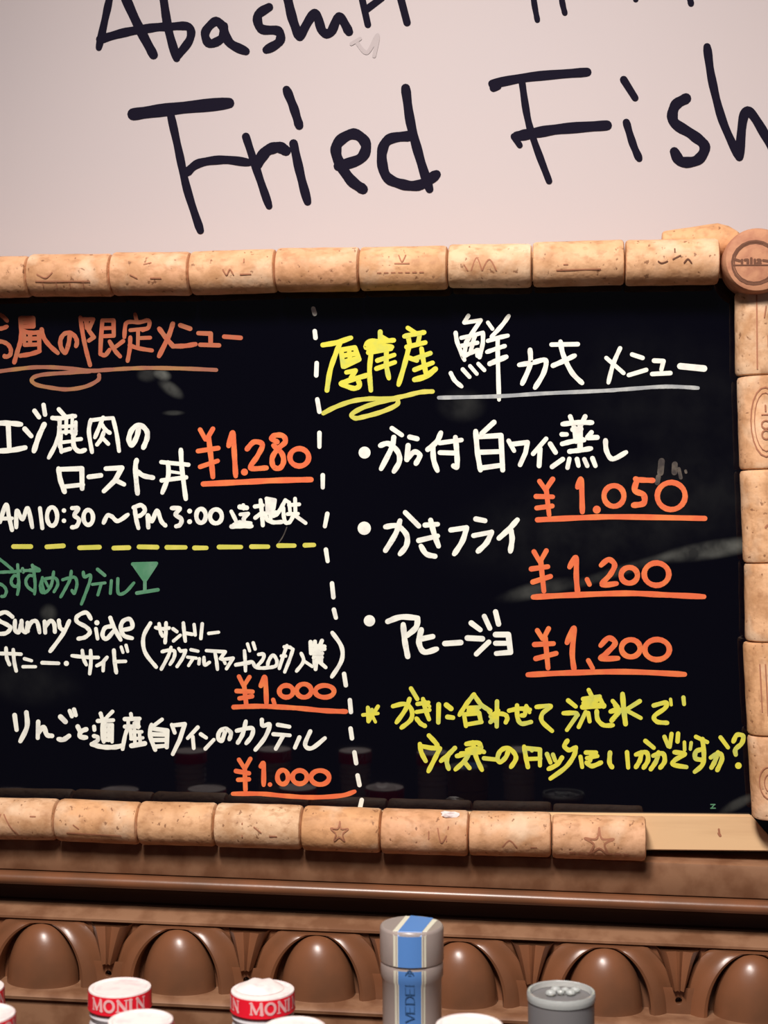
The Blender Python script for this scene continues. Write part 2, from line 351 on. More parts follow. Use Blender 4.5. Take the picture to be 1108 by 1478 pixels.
right = [(422, 542.5, 1093, 1094), (543.5, 677, 1096, 1100), (678, 811, 1100, 1105), (812, 924, 1106, 1107.5), (925, 1058, 1104, 1111), (1059, 1179, 1111, 1118)]
for i, (y0, y1, xa, xb) in enumerate(right):
    o, L, r = cork(at(xa, y0, Yc), at(xb, y1, Yc), 0.01250, i+61)
    if i == 1: cork_print(o, r, "o0,-1,19,8; *0.6 o0,-1,16,6; *1.2 -9,-1 -6,-1; -4,-3 -4,1; *1.1 o1.5,-1,2.2,2.2; *1.1 o7,-1,2.4,2.2", 0.8, M['print_soft'])
    if i == 0: cork_print(o, r, "-20,2 20,2; -14,-6 -6,-6; 2,-7 10,-6; 2,-4 8,-4; -14,-3 -8,-2", 0.8, M['print_soft'])
    if i == 2: cork_print(o, r, "4,-4 6,-3; 5,0 6,1; 20,-6 20,-2", 1.2, M['print_soft'])
    if i == 4: cork_print(o, r, "-14,2 14,2; -14,5 12,5; -10,0 -6,0", 0.8, M['print_soft'])
    if i == 5: cork_print(o, r, "o2,3,9,6; *0.8 o2,3,5,3; 2,1 5,4", 0.7, M['print_soft'])
for i in range(6):
    y0 = 432 + i*121; cork(at(-282, y0, Yc), at(-282, y0+119, Yc), 0.0122, i+81)
# champagne cork end facing out in the corner
cr = 47.5 * depth_at(1093, 375, -0.03) / F
bm = bmesh.new(); Lc = 0.034
lathe(bm, [(0, Lc), (cr*0.80, Lc), (cr*0.93, Lc-0.0008), (cr*0.99, Lc-0.003), (cr, Lc-0.008), (cr*0.97, 0.006), (cr*0.9, 0.0), (0, 0)], 44, 'Z')
for v in bm.verts:
    aa = math.atan2(v.co.y, v.co.x); v.co.x *= 1 + 0.012*math.sin(3*aa); v.co.y *= 1 + 0.012*math.cos(2*aa)
ck = obj('cork', bm, M['cork_end'], mb, smooth=True, label='round champagne cork seen end on in the corner')
pc = at(1093, 375, -0.036); ck.rotation_euler = (math.pi/2, 0, 0); ck.location = Vector((pc.x, -0.002, pc.z)) - OFF
bm = bmesh.new(); k = cr/47.5
def mpc(x, y, l): return Vector((x*k, -y*k, Lc + 0.00015 + l))
strokes_mesh(bm, [(0, 0, 1, 3.2, "o-4,4,32,31; *0.5 o-4,4,29,28; *1.3 -32,-1 -25,1; *1.3 -22,0 -22,5; *1.2 -18,0 -14,0 -14,5; *1.2 -9,-2 -9,6; *1.2 -4,0 -4,5; *1.2 0,0 4,1 0,5 4,5; *1.2 8,1 14,2; *1.2 18,1 24,2 ; *0.7 -34,7 28,8")], mpc)
obj('printed_mark', bm, M['print'], ck)
# slab of bark-like cork laid behind the corner
o, L, r = cork(at(955, 349, -0.004), at(1066, 349, -0.004), 0.0092, 91, 0.0); o['label'] = 'orange cork wedge laid behind the corner'
bm2 = o.data
for v in bm2.vertices:
    s = max(0, min(1, (v.co.x + L/2)/(L*0.7))); v.co.z *= 0.62 + 0.50*s
    if v.co.x > L*0.3: v.co.z *= 1 - 0.5*(v.co.x - L*0.3)/(L*0.2)
# chipped bit stuck on the lower row
bm = bmesh.new(); bmesh.ops.create_icosphere(bm, subdivisions=2, radius=0.0030)
rr = random.Random(5)
for v in bm.verts: v.co *= 0.7 + 0.5*rr.random(); v.co.x *= 1.9; v.co.z *= 0.7
pp = at(648, 1176, -0.020); obj('paper_scrap', bm, M['cap_white'], mb, loc=pp - OFF)
# lettering -------------------------------------------------------------
A8 = (0, 450, 9.233); A = (0, 430, 4.617); B = (180, 430, 4.617); C = (0, 580, 4.617); C1 = (60, 580, 9.233); D = (220, 600, 3.957)
D2 = (325, 710, 9.233); E = (0, 720, 4.617); E7 = (0, 800, 9.233); F8 = (0, 880, 6.925); FF = (0, 870, 4.2615); G4 = (220, 890, 7.914); G5 = (340, 890, 7.914)
GG = (190, 880, 3.4625); HH = (0, 1010, 4.2615); H3 = (120, 1020, 9.233); SS = (250, 960, 3.957)
I6 = (460, 470, 6.156); I = (440, 440, 4.617); J7 = (640, 440, 9.233); J = (630, 440, 4.617); K = (840, 460, 5.036); LL = (500, 590, 4.617)
MM = (720, 590, 3.4625); M7 = (790, 590, 8.523); NN = (500, 720, 3.957); OO = (740, 780, 3.693); PP = (520, 870, 4.617)
Qa = (520, 985, 6.925); Qb = (660, 985, 6.925); Qc = (780, 980, 6.925); Qd = (600, 1050, 6.925); Qe = (740, 1040, 6.925); Qf = (890, 1030, 5.832); RR = (740, 980, 3.0778)
def wr(name, groups, m, label): return writing(name, groups, M[m], mb, -0.0003, label, OFF)
def wr_each(name, groups, m, label=None):
    for ox, oy, sc, wd, txt in groups:
        for st in txt.split(';'): writing(name, [(ox, oy, sc, wd, st)], M[m], mb, -0.0003, label, OFF)
wr('chalk_writing', [
 g(A8, 6.2, "-40,40 10,45 60,80 95,120; -30,228 40,218 92,196; -40,392 40,402 110,440 145,510 130,580 70,600 60,585"),
 g(A8, 6.6, "270,90 285,260 270,400 235,520 190,675; !275,85 440,85 445,195 300,200; 290,145 430,140; 300,255 400,280 530,275; 555,235 580,340 660,450 770,550; !520,285 525,520; 320,300 320,400; 330,360 500,355; 330,440 500,435; 270,585 400,565 530,525; 400,290 400,430"),
 g(A8, 6.4, "930,300 915,420 870,545 815,480 805,380 850,300 930,280 1000,330 1025,400 1012,460"),
 g(A, 6.2, "535,130 553,250 574,350 600,448; !545,142 622,142 590,215 625,262 592,285; *1.2 575,150 580,200; !682,150 672,280 668,375; !690,150 756,150 758,250; 690,202 750,200; 690,255 758,252; 668,372 700,382 730,345; 730,290 765,350 800,390; 820,288 765,330"),
 g(A, 6.0, "900,110 912,160; 828,262 836,180 860,160 930,162 990,150 990,195 950,215; 868,215 975,205; 920,212 918,320; 920,268 1000,265; 868,262 864,340 850,420; 862,315 920,335 1012,350"),
 g(B, 7.0, "320,172 290,260 228,388; 230,205 270,260 320,320; 320,322 400,320 472,308; *1.05 370,182 435,205; !490,235 572,238 572,300; 502,312 628,316; 662,258 772,266")], 'chalk_rust', 'rust orange heading at the top left')
wr('chalk_underline', [(0, 0, 1, 5.8, "-8,537 22,533 54,530 91,531 130,535 152,534 184,532 217,531 267,532 312,534; 130,536 97,538 60,541 46,547 52,555 76,560 98,562 123,558 141,549 143,541")], 'chalk_rust_pale', 'rust underline with a loop at the top left')
wr('chalk_writing', [
 g(C, 7.6, "-20,142 60,142 140,150; 55,160 62,310; -20,328 80,322 168,305; 165,180 208,228; 295,150 258,230 226,328; 230,60 260,102; *0.9 290,20 300,85"),
 g(C1, 5.6, "*1.15 230,100 320,200; *1.2 145,215 250,220 380,195 445,190; *1.1 240,220 235,400 190,560 95,745; 330,230 325,420; *0.9 410,210 400,420; 455,270 455,430; 250,330 455,320; 250,405 460,390; 260,430 250,560 265,670; 270,540 400,525; *1.2 265,655 380,625; *1.2 425,440 430,590 500,660 580,640; *1.1 440,505 525,495; 230,330 240,600"),
 g(C1, 6.0, "655,240 630,400 672,670; !665,245 810,225 950,215; 950,215 1000,430 1032,655; 820,210 780,310 710,475; 800,300 850,370 910,415; 830,400 790,500 738,570; 800,470 888,560"),
 g(C, 7.4, "925,165 912,230 880,288 858,250 880,185 930,155 975,190 980,240 955,305"),
 g(C, 7.2, "390,445 402,520 430,600; !390,450 545,445 547,578; 420,566 552,552; 592,500 672,490; !705,445 812,440 765,525 692,595; 770,522 826,550; 910,388 902,450 916,610; 912,462 955,492 1018,505"),
 g(D, 6.8, "50,265 205,280; 52,370 192,352; 88,268 90,345 56,440; 162,195 168,300 190,475; *0.7 95,318 160,328")], 'chalk_white', 'white lines naming the roast venison bowl')
wr('chalk_writing', [
 g(E, 6.2, "0,155 40,38 60,120 80,208; 0,132 80,130; 108,190 112,80 150,135 185,62 215,190; 266,62 282,195; o347,118,34,62; d426,78,15; d426,146,15; 480,62 522,65 495,108 526,140 510,182 478,190; o588,124,32,50; 690,160 715,112 745,118 785,148 852,105; 898,60 905,125 922,195; 890,58 940,42 966,75 940,108 908,118; 988,190 985,110 1012,150 1045,78 1075,150 1102,178"),
 g(D, 6.4, "110,528 155,530 132,565 165,590 158,622 135,632; d212,545,14; d212,605,14; o277,572,27,40; o362,575,34,40"),
 g(D2, 5.8, "80,260 140,380 150,430; *1.2 85,462 220,455 350,455; *1.3 195,200 285,212; 240,175 245,225; !200,300 305,290 240,360; 190,400 340,415; 250,330 250,420; *1.3 120,440 320,440"),
 g(D2, 6.2, "395,195 500,178; 470,110 490,300 500,445; 400,345 470,290; !550,90 660,110 645,220; 555,100 560,250; 575,160 650,165; 560,225 645,222; 520,285 670,270; 600,290 605,385; 540,320 560,370 640,405 760,400; 640,320 690,300; 610,120 600,220"),
 g(D2, 5.8, "800,110 740,220 680,310; 772,210 780,330 800,410; 800,110 850,140; 850,140 865,280; 930,90 935,290; 850,175 985,165; 830,295 970,290; 905,320 860,400 810,415; 925,310 1070,415")], 'chalk_white', 'white line with the serving hours')
wr_each('chalk_dash', [g(E, 7.2, "90,318 205,318; 312,320 422,313; 530,326 662,322; 758,328 858,325; 926,320 1046,322"), g(D, 7.2, "82,752 188,752; 240,755 308,755; 380,750 505,750; 565,748 660,748; 720,742 810,742; 870,740 922,738")], 'chalk_olive')
wr('chalk_writing', [
 g(E7, 4.6, "-30,50 60,115 165,205; -30,242 100,235 160,235 300,220 420,215; -20,385 50,425 85,490 60,555 20,562; 235,140 245,300 252,420 232,535; 245,300 190,285 150,350 165,410 220,430 250,380; 300,190 310,240; 430,145 455,260 468,400 460,530; *1.3 400,215 520,215; 440,160 520,200; 450,290 390,285 345,350 365,430 440,490; 565,310 560,400 600,505 680,420 715,235; 535,430 560,350 640,320 740,320 770,400 720,500; 590,330 640,430; 835,340 920,315 1000,310 1025,400 990,520 958,480; 950,225 930,340 870,460 808,570; 540,430 550,500 600,515"),
 g(E, 4.8, "555,488 562,520 600,508 600,545 570,630 542,702; *1.2 650,470 698,510; 615,570 700,560; 675,565 652,640; 742,545 735,630; 785,532 788,628 835,622 892,560"),
 g(E, 5.6, "885,435 1042,430; 895,445 960,540; 1035,440 970,540; 910,455 1020,455; 920,475 1008,475; 932,495 995,495; 945,515 985,515; 965,520 965,610; 912,628 1052,606")], 'chalk_green', 'green line ending in a drawn cocktail glass')
wr('chalk_writing', [
 g(F8, 6.0, "125,72 55,25 -20,55 -15,105 70,150 105,185 60,235 -20,242; 150,108 150,200 185,225 212,140; 215,110 222,200 262,222 275,150; 275,130 278,215; 278,190 320,120 370,125 395,228; 445,118 452,230; 455,170 500,112 540,140 548,222; 588,108 600,180 640,208; 692,112 630,240 502,415; 908,92 860,28 770,68 772,122 860,172 898,225 850,275 782,290; d968,130,26; 958,190 975,290"),
 g(FF, 6.2, "678,92 700,150 742,228; 682,145 645,155 630,200 655,222 698,175; 748,168 812,152 800,102 758,112 742,155 762,202 812,218"),
 g(F8, 5.4, "-20,438 100,440 210,445; 60,382 68,480 95,550; 132,398 142,520 162,612; 245,490 315,510; 230,570 355,570; *1.1 422,530 585,536; d663,537,26; 720,460 860,475 982,478; 822,408 835,490 862,550; 905,408 908,520 896,640; 1070,475 1020,530 968,560; 1035,525 1030,610"),
 g(FF, 5.8, "700,292 706,370 715,430; 712,362 772,360; *0.9 745,272 756,305; *0.9 775,262 785,300; 925,125 882,210 892,305 960,395"),
 g(G4, 5.4, "35,125 120,140 190,130; 75,80 90,170 115,222; 155,70 152,180 144,298; 235,140 278,172; 240,278 318,212; 352,72 362,180 375,280; 385,190 455,202; 475,90 488,210; 568,82 552,250; 642,192 755,178"),
 g(G4, 5.2, "110,400 180,385 250,395 245,470 200,545; 212,350 180,450 100,600; !300,365 320,395 380,385; 380,385 345,470 280,570; 440,378 520,395; 400,462 500,475; 465,475 412,560; 535,480 530,540; 588,465 595,550 650,522; !615,388 830,402 775,480; 715,420 730,500 742,602; !795,490 920,475 845,595; 805,480 830,535; 950,555 1108,530"),
 g(G5, 5.2, "0,550 110,528 190,520 225,575 300,588; 100,390 108,500 112,620; 135,312 160,392; 200,300 222,370; 262,432 320,430 310,490 250,560; 300,588 400,580 460,560 470,500 425,440 375,510 365,575; !555,345 620,350 650,372; 585,330 550,430 498,592; 655,372 620,480 560,632; 520,450 570,450; 748,420 775,510 695,622; 785,510 875,570"),
 g(G5, 6.2, "855,290 860,420; 905,285 905,350; 985,275 955,345; 860,330 1015,340; 860,385 1015,370; 885,420 990,420; 890,470 985,465; 895,400 900,540; 975,400 975,530; 935,400 940,520; 920,530 912,600; 960,520 1028,580"),
 g(GG, 6.2, "1002,115 1048,185 1048,255 1000,335")], 'chalk_white', 'white lines of the first cocktail with brackets')
wr('chalk_writing', [
 g(HH, 7.0, "90,95 102,185; 162,78 166,165 125,255; 235,135 232,235; 235,205 268,168 288,215 320,222; *1.1 372,105 402,135; 360,242 390,245 425,222; *0.9 428,68 442,102; *0.9 455,60 466,95; 478,165 495,200; 530,182 495,198 495,228 530,232"),
 g(H3, 5.4, "*1.1 232,90 255,165; *1.1 390,65 315,140; *1.2 195,190 400,180; 290,160 290,450; 255,230 255,400 275,470; !265,240 388,240 385,470; 270,310 380,310; 270,380 380,375; 270,445 380,445; 340,240 340,450; *1.2 145,265 150,310; *1.1 140,390 190,405 190,450 130,490; *1.3 115,500 250,535 400,540 520,520"),
 g(H3, 5.4, "*1.1 635,95 645,150; *1.2 555,165 750,160; 600,180 600,250; 705,180 690,240; *1.2 555,265 740,265; *1.1 610,250 560,380 525,565; 680,220 690,500; 640,335 780,335; 635,430 795,415; *1.4 645,520 820,490; 630,300 640,420; 735,180 735,280; 750,360 760,470"),
 g(H3, 6.2, "1050,170 950,245; 910,240 890,380 960,575"),
 g(HH, 6.6, "!925,175 1028,190 1025,292; 935,212 1020,215; 940,248 1020,247; 958,288 1025,282"),
 g(GG, 6.2, "200,575 215,615; !205,578 265,572 240,650 205,722; 330,588 280,642; 305,635 310,692; 345,622 372,640; 368,695 410,650; 468,605 450,655 432,640 440,608 468,595 495,615 488,648; 525,605 600,592 600,630 572,668; 570,558 555,620 530,665; 650,550 655,580 690,575 665,640 618,700; 730,575 788,585; 708,622 790,628; 758,628 720,695; 838,638 815,690; 892,608 866,675 900,692 965,642")], 'chalk_white', 'white line of the apple and wine cocktail')
wr('chalk_price', [g(SS, 7.0, "375,65 402,120; 435,68 402,120; 405,120 416,220; 362,148 452,152; 378,190 450,178; 500,118 524,72 532,222; 570,198 578,222; o645,150,40,34; o746,146,42,38; o864,150,54,34"), g(SS, 7.2, "345,240 500,235 700,245 860,260 985,265")], 'chalk_orange', 'orange price 1,000, the upper one')
wr('chalk_price', [g(SS, 7.0, "375,540 408,592; 440,535 408,592; 408,592 412,712; 358,605 432,618; 370,655 432,652; 500,578 515,566 516,684; d552,682,13; o625,640,31,40; o722,640,42,38; o838,642,52,40"), g(SS, 6.6, "340,735 500,735 650,748 800,755 960,745 1035,722")], 'chalk_orange', 'orange price 1.000, the lower one')
wr('chalk_price', [g(D, 7.6, "272,80 302,135; 345,75 310,135; 320,120 335,250 345,350; 260,202 375,185; 272,292 372,258; 435,172 458,98 468,230 475,345; d525,322,20; 540,190 580,150 628,165 600,230 560,298 650,298; *1.0 712,150 680,130 700,112 745,115 758,150 715,190 684,240 690,290 725,300 748,265 738,215 690,170; o838,238,54,50"), g(D, 8.2, "290,390 500,380 700,370 905,365")], 'chalk_orange', 'orange price 1.280')
wr_each('chalk_dash', [g(I, 7.0, "55,25 65,60; 65,175 70,220; 78,388 75,470; 82,630 96,712"), g(D, 6.8, "953,98 953,178; 972,340 972,410; 998,560 984,632; 990,765 1000,831"), (0, 0, 1, 6.8, "479,842 481,862"), g(GG, 6.6, "1010,0 1020,40"),
 g(SS, 6.8, "975,50 985,115; 1008,200 1014,268; 1012,362 1020,418; 1034,498 1044,560; 1052,630 1063,685; 1076,770 1066,815")], 'chalk_white')
wr('chalk_writing', [
 g(I6, 7.4, "35,172 160,150 285,108; 190,150 150,250 100,400 72,575; !200,215 320,195 358,300 225,365; 200,230 215,365; 225,265 320,250; 230,320 335,290; 270,230 280,340; !245,415 325,400 285,465; 195,515 260,490 430,440; 200,520 310,558 362,530 345,480; 290,470 250,500"),
 g(I6, 7.2, "*1.1 545,55 545,150; 415,185 450,140 545,140 665,130; 440,210 560,180 650,190; 420,195 520,150; *1.1 440,240 640,205; 465,240 450,400 462,575; 520,310 670,260; 512,382 675,325; 600,230 600,350 622,468; 560,100 610,130"),
 g(I6, 7.2, "790,20 860,65; 760,95 850,75 935,60; 795,110 810,180; 895,85 880,160; 780,190 945,150; 800,190 760,350 708,525; 912,205 930,320 955,440; 835,300 990,245; 850,392 1010,330; *1.15 850,480 950,450 1035,385; 800,285 870,310")], 'chalk_yellow', 'yellow place name heading on the right half')
wr('chalk_underline', [g(I6, 6.8, "40,778 150,722 300,670 450,650 620,650 750,628 900,592 1010,585; 700,660 690,705 560,765 400,810 320,822 295,785 400,725 560,675 680,650")], 'chalk_olive', 'yellow underline with a loop')
wr('chalk_writing', [
 g(J7, 6.3, "330,145 272,235; !275,238 495,205 400,345 300,500 280,640; 160,372 185,510 278,735; !235,440 400,405 520,370; 525,370 520,520 478,700; 420,400 400,470 360,620; 240,545 450,505; 260,690 360,640 460,600; 95,910 150,1010 240,1088; 255,860 345,960; 352,815 442,920; 462,785 542,870; 590,235 650,320; 868,148 780,270 640,425; 588,480 720,440 855,410; 578,628 700,585 815,548; *1.2 615,785 720,740 835,692; 720,440 722,700 738,1265; 440,600 450,680"),
 g(J, 7.2, "550,400 640,385 725,370 712,455 655,552; 622,300 622,400 570,525; 765,265 940,262; 825,245 842,330 900,450 968,520; 775,405 850,372 920,338"),
 g(K, 6.4, "275,215 225,330 190,465; 175,285 300,395; *1.1 362,260 438,285; *1.1 338,410 465,372; *1.1 !522,305 590,308 575,370; *1.1 508,402 640,395; *1.6 712,345 885,362")], 'chalk_white', 'white heading beside the yellow one')
wr('chalk_underline', [(0, 0, 1, 5.6, "633,574 717,572 782,568 870,564 900,562 960,558 1007,560")], 'chalk_grey', 'thin grey-white underline of the heading')
wr('chalk_writing', [
 g(LL, 7.6, "d120,292,40; 225,245 280,232 340,285 352,350 315,418; 315,190 300,260 230,400; 302,130 368,175; 420,188 470,200; *1.1 410,245 402,338; 402,335 450,288 488,310 462,365; 628,160 600,220 540,272; 575,250 580,340 605,412; 620,228 765,208; 725,190 735,300 735,385 712,380; 622,292 718,295; 982,90 900,165; 860,150 872,290 892,408; !865,188 1028,178 1040,408; 880,290 1030,285; 895,395 1040,375"),
 g(MM, 7.4, "*0.9 48,160 75,210; !58,178 142,168 132,220 105,280; 235,150 170,225; 205,200 200,285; 255,175 282,218; 265,290 318,252"),
 g(M7, 7.2, "185,188 370,170 545,170; 278,95 320,210; 462,95 410,200; 175,315 235,315; *1.1 310,255 410,250; *1.2 335,240 350,400; *1.2 400,210 400,480; *0.9 340,330 450,380; 180,432 300,402 450,385; 540,290 490,350; *1.1 500,355 610,352; 270,525 400,510 535,488; 268,615 245,725; 362,620 380,700; 452,620 488,702; 552,610 588,702; 712,390 725,520 800,618 965,535"),
 ], 'chalk_white', 'white line beginning with a dot, above the highest right price')
wr('chalk_price', [g(MM, 7.8, "202,362 232,405; 268,352 232,405; 236,405 250,530; 185,438 268,440; 188,496 265,486; 392,392 410,356 416,515; d488,504,20; o574,436,50,52; 768,358 700,355 680,350; *1.1 690,355 678,408 722,430 722,472 672,482; o860,436,70,68"), g(MM, 8.0, "192,555 400,545 600,540 1028,548")], 'chalk_orange', 'orange price 1.050')
wr_each('erased_mark', [g(MM, 7.5, "*1.4 812,262 806,320; *1.1 796,340 790,370; *1.3 878,278 876,318; *0.8 898,300 908,345; *0.6 932,310 934,318"), g(D2, 1.6, "820,470 770,590 710,680")], 'chalk_faint', 'dull grey mark of wiped chalk')
wr('chalk_writing', [g(NN, 7.8, "d101,168,38; 222,160 290,155 342,205 342,265 305,315; 305,125 280,200 222,295; 335,78 412,155; 448,150 520,145; 412,238 520,212; 480,122 500,200 525,270; 425,270 455,315 505,328; !595,178 685,165; 685,165 662,240 615,315; 738,115 790,125; !725,210 828,190; 828,190 800,250 750,300; 975,120 930,170 870,225; 938,180 945,230 935,300")], 'chalk_white', 'white line of the fried oysters')
wr('chalk_price', [g(OO, 7.8, "112,60 142,112; 178,55 146,112; 148,110 165,270; 98,152 186,140; 106,222 200,192; 302,142 335,92 338,200 345,278; 395,208 408,235; 470,132 510,102 542,130 520,180 475,235 552,230; o620,186,44,42; o765,180,66,60"), g(OO, 8.2, "108,302 300,292 600,282 800,290 1018,300")], 'chalk_orange', 'orange price 1.200, the upper one')
wr('chalk_price', [g(OO, 7.8, "130,480 158,525; 190,470 162,525; 172,520 187,680; 115,555 216,550; 122,630 230,602; 288,545 325,468 316,600 326,690; 402,640 425,682; 468,560 510,520 545,548 500,600 470,630 560,628; o628,575,50,46; o768,582,66,54"), g(OO, 8.0, "80,716 300,706 600,700 915,714")], 'chalk_orange', 'orange price 1,200, the lower one')
wr('chalk_writing', [g(PP, 8.2, "d60,120,38; 182,125 270,95 382,102; 382,102 370,165 310,218; 285,145 295,250 315,358; 405,180 390,265 425,328 508,308; 400,242 482,225; *1.05 562,272 668,265; 738,135 798,180; 825,90 862,170; 900,60 920,142; *1.05 712,235 812,240; 772,342 855,262; !900,212 985,212 1000,330 905,338; 900,270 985,270")], 'chalk_white', 'white line above the lowest right price')
wr('chalk_writing', [
 g(Qa, 6.6, "*0.85 25,325 175,310; *0.8 75,250 150,395; *0.9 175,240 80,390; *0.8 72,250 75,390; *0.8 115,270 110,340; 325,238 440,215 510,270 505,370 410,452; 490,165 450,270 360,400; 505,60 568,165; 570,215 680,200; 560,295 690,275; 625,165 650,270 685,368; 560,360 600,410 645,435; *0.9 640,190 690,240; *1.1 782,220 778,400; *1.2 858,225 905,262; *1.1 870,345 925,352"),
 g(Qb, 6.6, "165,120 90,215 20,325; 170,130 240,225 330,285; 110,255 220,248; !65,320 215,305 235,395; 65,320 85,435; 95,420 240,395; 110,285 200,280; 395,190 392,440; *0.9 300,270 350,320 410,280; 330,395 400,320 470,320 498,355 482,400; 330,340 380,390; 515,282 620,262 725,272; 595,230 600,350 640,412 735,395; 688,235 672,320 640,330; *0.9 700,250 720,300; 790,245 930,238 850,310 845,390 945,485"),
 g(Qc, 6.8, "275,215 350,275; 228,342 340,340 370,360; 360,370 262,510; 480,110 510,170; 425,200 590,175; *1.1 430,240 560,215; *1.2 420,280 600,265 630,270; 510,180 460,280; 590,190 620,250; 450,330 380,480; 475,340 490,425; 560,320 570,405 630,462 722,462; *1.1 818,150 830,300 848,450; 720,220 770,280; *1.1 700,325 790,310 710,415; 990,222 850,310; 850,310 1000,390; *0.9 740,260 780,330"),
 g(RR, 6.6, "625,118 680,105 675,130 628,165 640,190 685,195; *0.8 700,90 703,115; *1.0 757,82 760,112")], 'chalk_yellow', 'upper line of the yellow remark with an asterisk')
wr('chalk_writing', [
 g(Qd, 6.8, "130,80 195,150 220,190; 40,165 55,250 98,335; !50,185 150,205 240,210; 240,210 190,310 125,438; 390,205 320,275 250,335; 325,275 308,340 328,415; 410,285 520,270 480,340 395,420; 490,350 535,405; *1.1 505,165 620,155 650,200; 510,225 600,210 680,245; 450,260 640,250; 570,150 600,290 660,425; *1.05 680,308 795,320; 925,225 900,295 845,345 815,315 840,240 905,205 970,240 1000,310 950,395"),
 g(Qe, 6.8, "112,260 128,360 150,465; !115,275 270,290 270,450; 140,385 275,380; 185,285 190,300; 340,335 375,420; 400,340 422,400; 490,370 440,440 355,485; 545,200 515,255 560,295 625,270; 628,270 610,350 530,465 375,580; 675,362 692,465; 730,320 830,320; 790,320 770,400; 740,375 845,355; 735,420 790,455 880,420; 970,320 965,420 992,468"),
 g(Qf, 6.8, "85,325 95,455; 160,345 245,325 262,390 225,455; 205,325 195,390 160,450; 240,230 310,288; 305,355 385,335 402,400 365,455; 350,325 330,400 285,468; 400,195 432,275; 460,170 445,280; 515,168 510,235; 485,325 570,340 490,390 475,430 585,450; *0.8 568,240 570,305; *0.8 625,245 618,300; 665,195 760,240; 720,215 732,340 720,430 655,490; 715,300 665,320 660,375 715,390; 790,370 860,335 885,380 845,475; 850,325 825,400 795,455; 872,200 935,285; 980,235 1010,180 1062,190 1050,250 998,300 1000,345; d1022,438,28")], 'chalk_yellow', 'lower line of the yellow remark with a question mark')
wr('corner_mark', [g(Qf, 1.8, "790,765 825,765; 818,768 800,790; 790,796 828,796")], 'chalk_green', 'tiny green mark in the lower right corner')
# ------------------------------------------------------------------ CARVED CORNICE (egg and dart)
p0 = at(0, 1253, -0.02); p1 = at(1108, 1297, -0.02)
ang = math.atan2(p1.z - p0.z, p1.x - p0.x)
Oc = at(554, 1275, -0.02)
co = thing('carved_cornice', 'varnished brown wooden cornice with carved egg and dart frieze below the menu', 'cornice', Oc)
co.rotation_euler = (0, -ang, 0)
def zl(py, Y): return at(554, py, Y).z - Oc.z
def xl(px, py, Y): return (at(px, py, Y).x - Oc.x) / math.cos(ang)
U0, U1 = -0.42, 0.42
def sweep(name, prof, m, smooth=True):                  # prof: (Y world, local z), open or closed polyline
    bm = bmesh.new(); A_ = [bm.verts.new((U0, y - Oc.y, z)) for y, z in prof]; B_ = [bm.verts.new((U1, y - Oc.y, z)) for y, z in prof]
    for i in range(len(prof)): j = (i+1) % len(prof); bm.faces.new((A_[i], A_[j], B_[j], B_[i]))
    bm.faces.new(A_[::-1]); bm.faces.new(B_)
    bmesh.ops.recalc_face_normals(bm, faces=bm.faces)
    return obj(name, bm, m, co, smooth=smooth)
zf0 = zl(1229, -0.010); zf1 = zl(1276, -0.010)
sweep('fascia', [(0.039, zf0), (-0.0075, zf0), (-0.0096, zf0-0.0007), (-0.010, zf0-0.0024), (-0.010, zf1+0.0006), (-0.0095, zf1), (0.039, zf1)], M['wood_dust'])
zb0 = zl(1279, -0.012); zb1 = zl(1299, -0.014); rb = (zb0-zb1)/2; zc_ = (zb0+zb1)/2
prof = [(0.010, zf1), (-0.004, zf1), (-0.004, zb0)] + [(-0.0115 - rb*1.2*math.cos(t), zc_ + rb*math.sin(t)) for t in [math.pi/2 - k*math.pi/12 for k in range(0, 13)]] + [(-0.007, zb1), (0.010, zb1)]
sweep('bead_moulding', prof, M['wood'])
z_a = zl(1325, -0.001); z_b = zl(1344, -0.011)
sweep('cove', [(0.020, zb1), (-0.0055, zb1), (-0.001, zb1-0.0010), (0.0025, zb1-0.0036), (0.004, (zb1+z_a)/2), (0.0035, z_a+0.002), (0.0015, z_a+0.0004), (0.020, z_a)], M['dark_wood_and_shade'])  # shade under the bead put in as a darker colour
sweep('fillet', [(0.020, z_a), (0.0010, z_a), (-0.003, z_a-0.0012), (-0.0105, z_b+0.0008), (-0.0115, z_b), (-0.0115, z_b-0.0014), (-0.0100, z_b-0.0022), (0.020, z_b-0.0022)], M['wood_dust'])
z_t = z_b - 0.0022; z_e = zl(1454, -0.030); Hh = z_t - z_e
zlow = -0.50 - Oc.z
sweep('lower_ledge', [(0.020, z_e), (-0.031, z_e+0.0002), (-0.0335, z_e-0.0006), (-0.0350, z_e-0.0022), (-0.0345, z_e-0.004), (-0.032, z_e-0.0045), (-0.032, zlow), (0.020, zlow)], M['wood_dust'])
ex = [xl(px, py, -0.026) for px, py in ((53, 1380), (250, 1390), (452, 1400), (670, 1410), (882, 1420), (1092, 1430))]
pitch = (ex[-1] - ex[0]) / 5
centres = [ex[0] + pitch*k for k in range(-1, 7)]
hw = pitch * 0.262; He = Hh * 0.985
YB = -0.0085                                             # background plane of the frieze (world y)
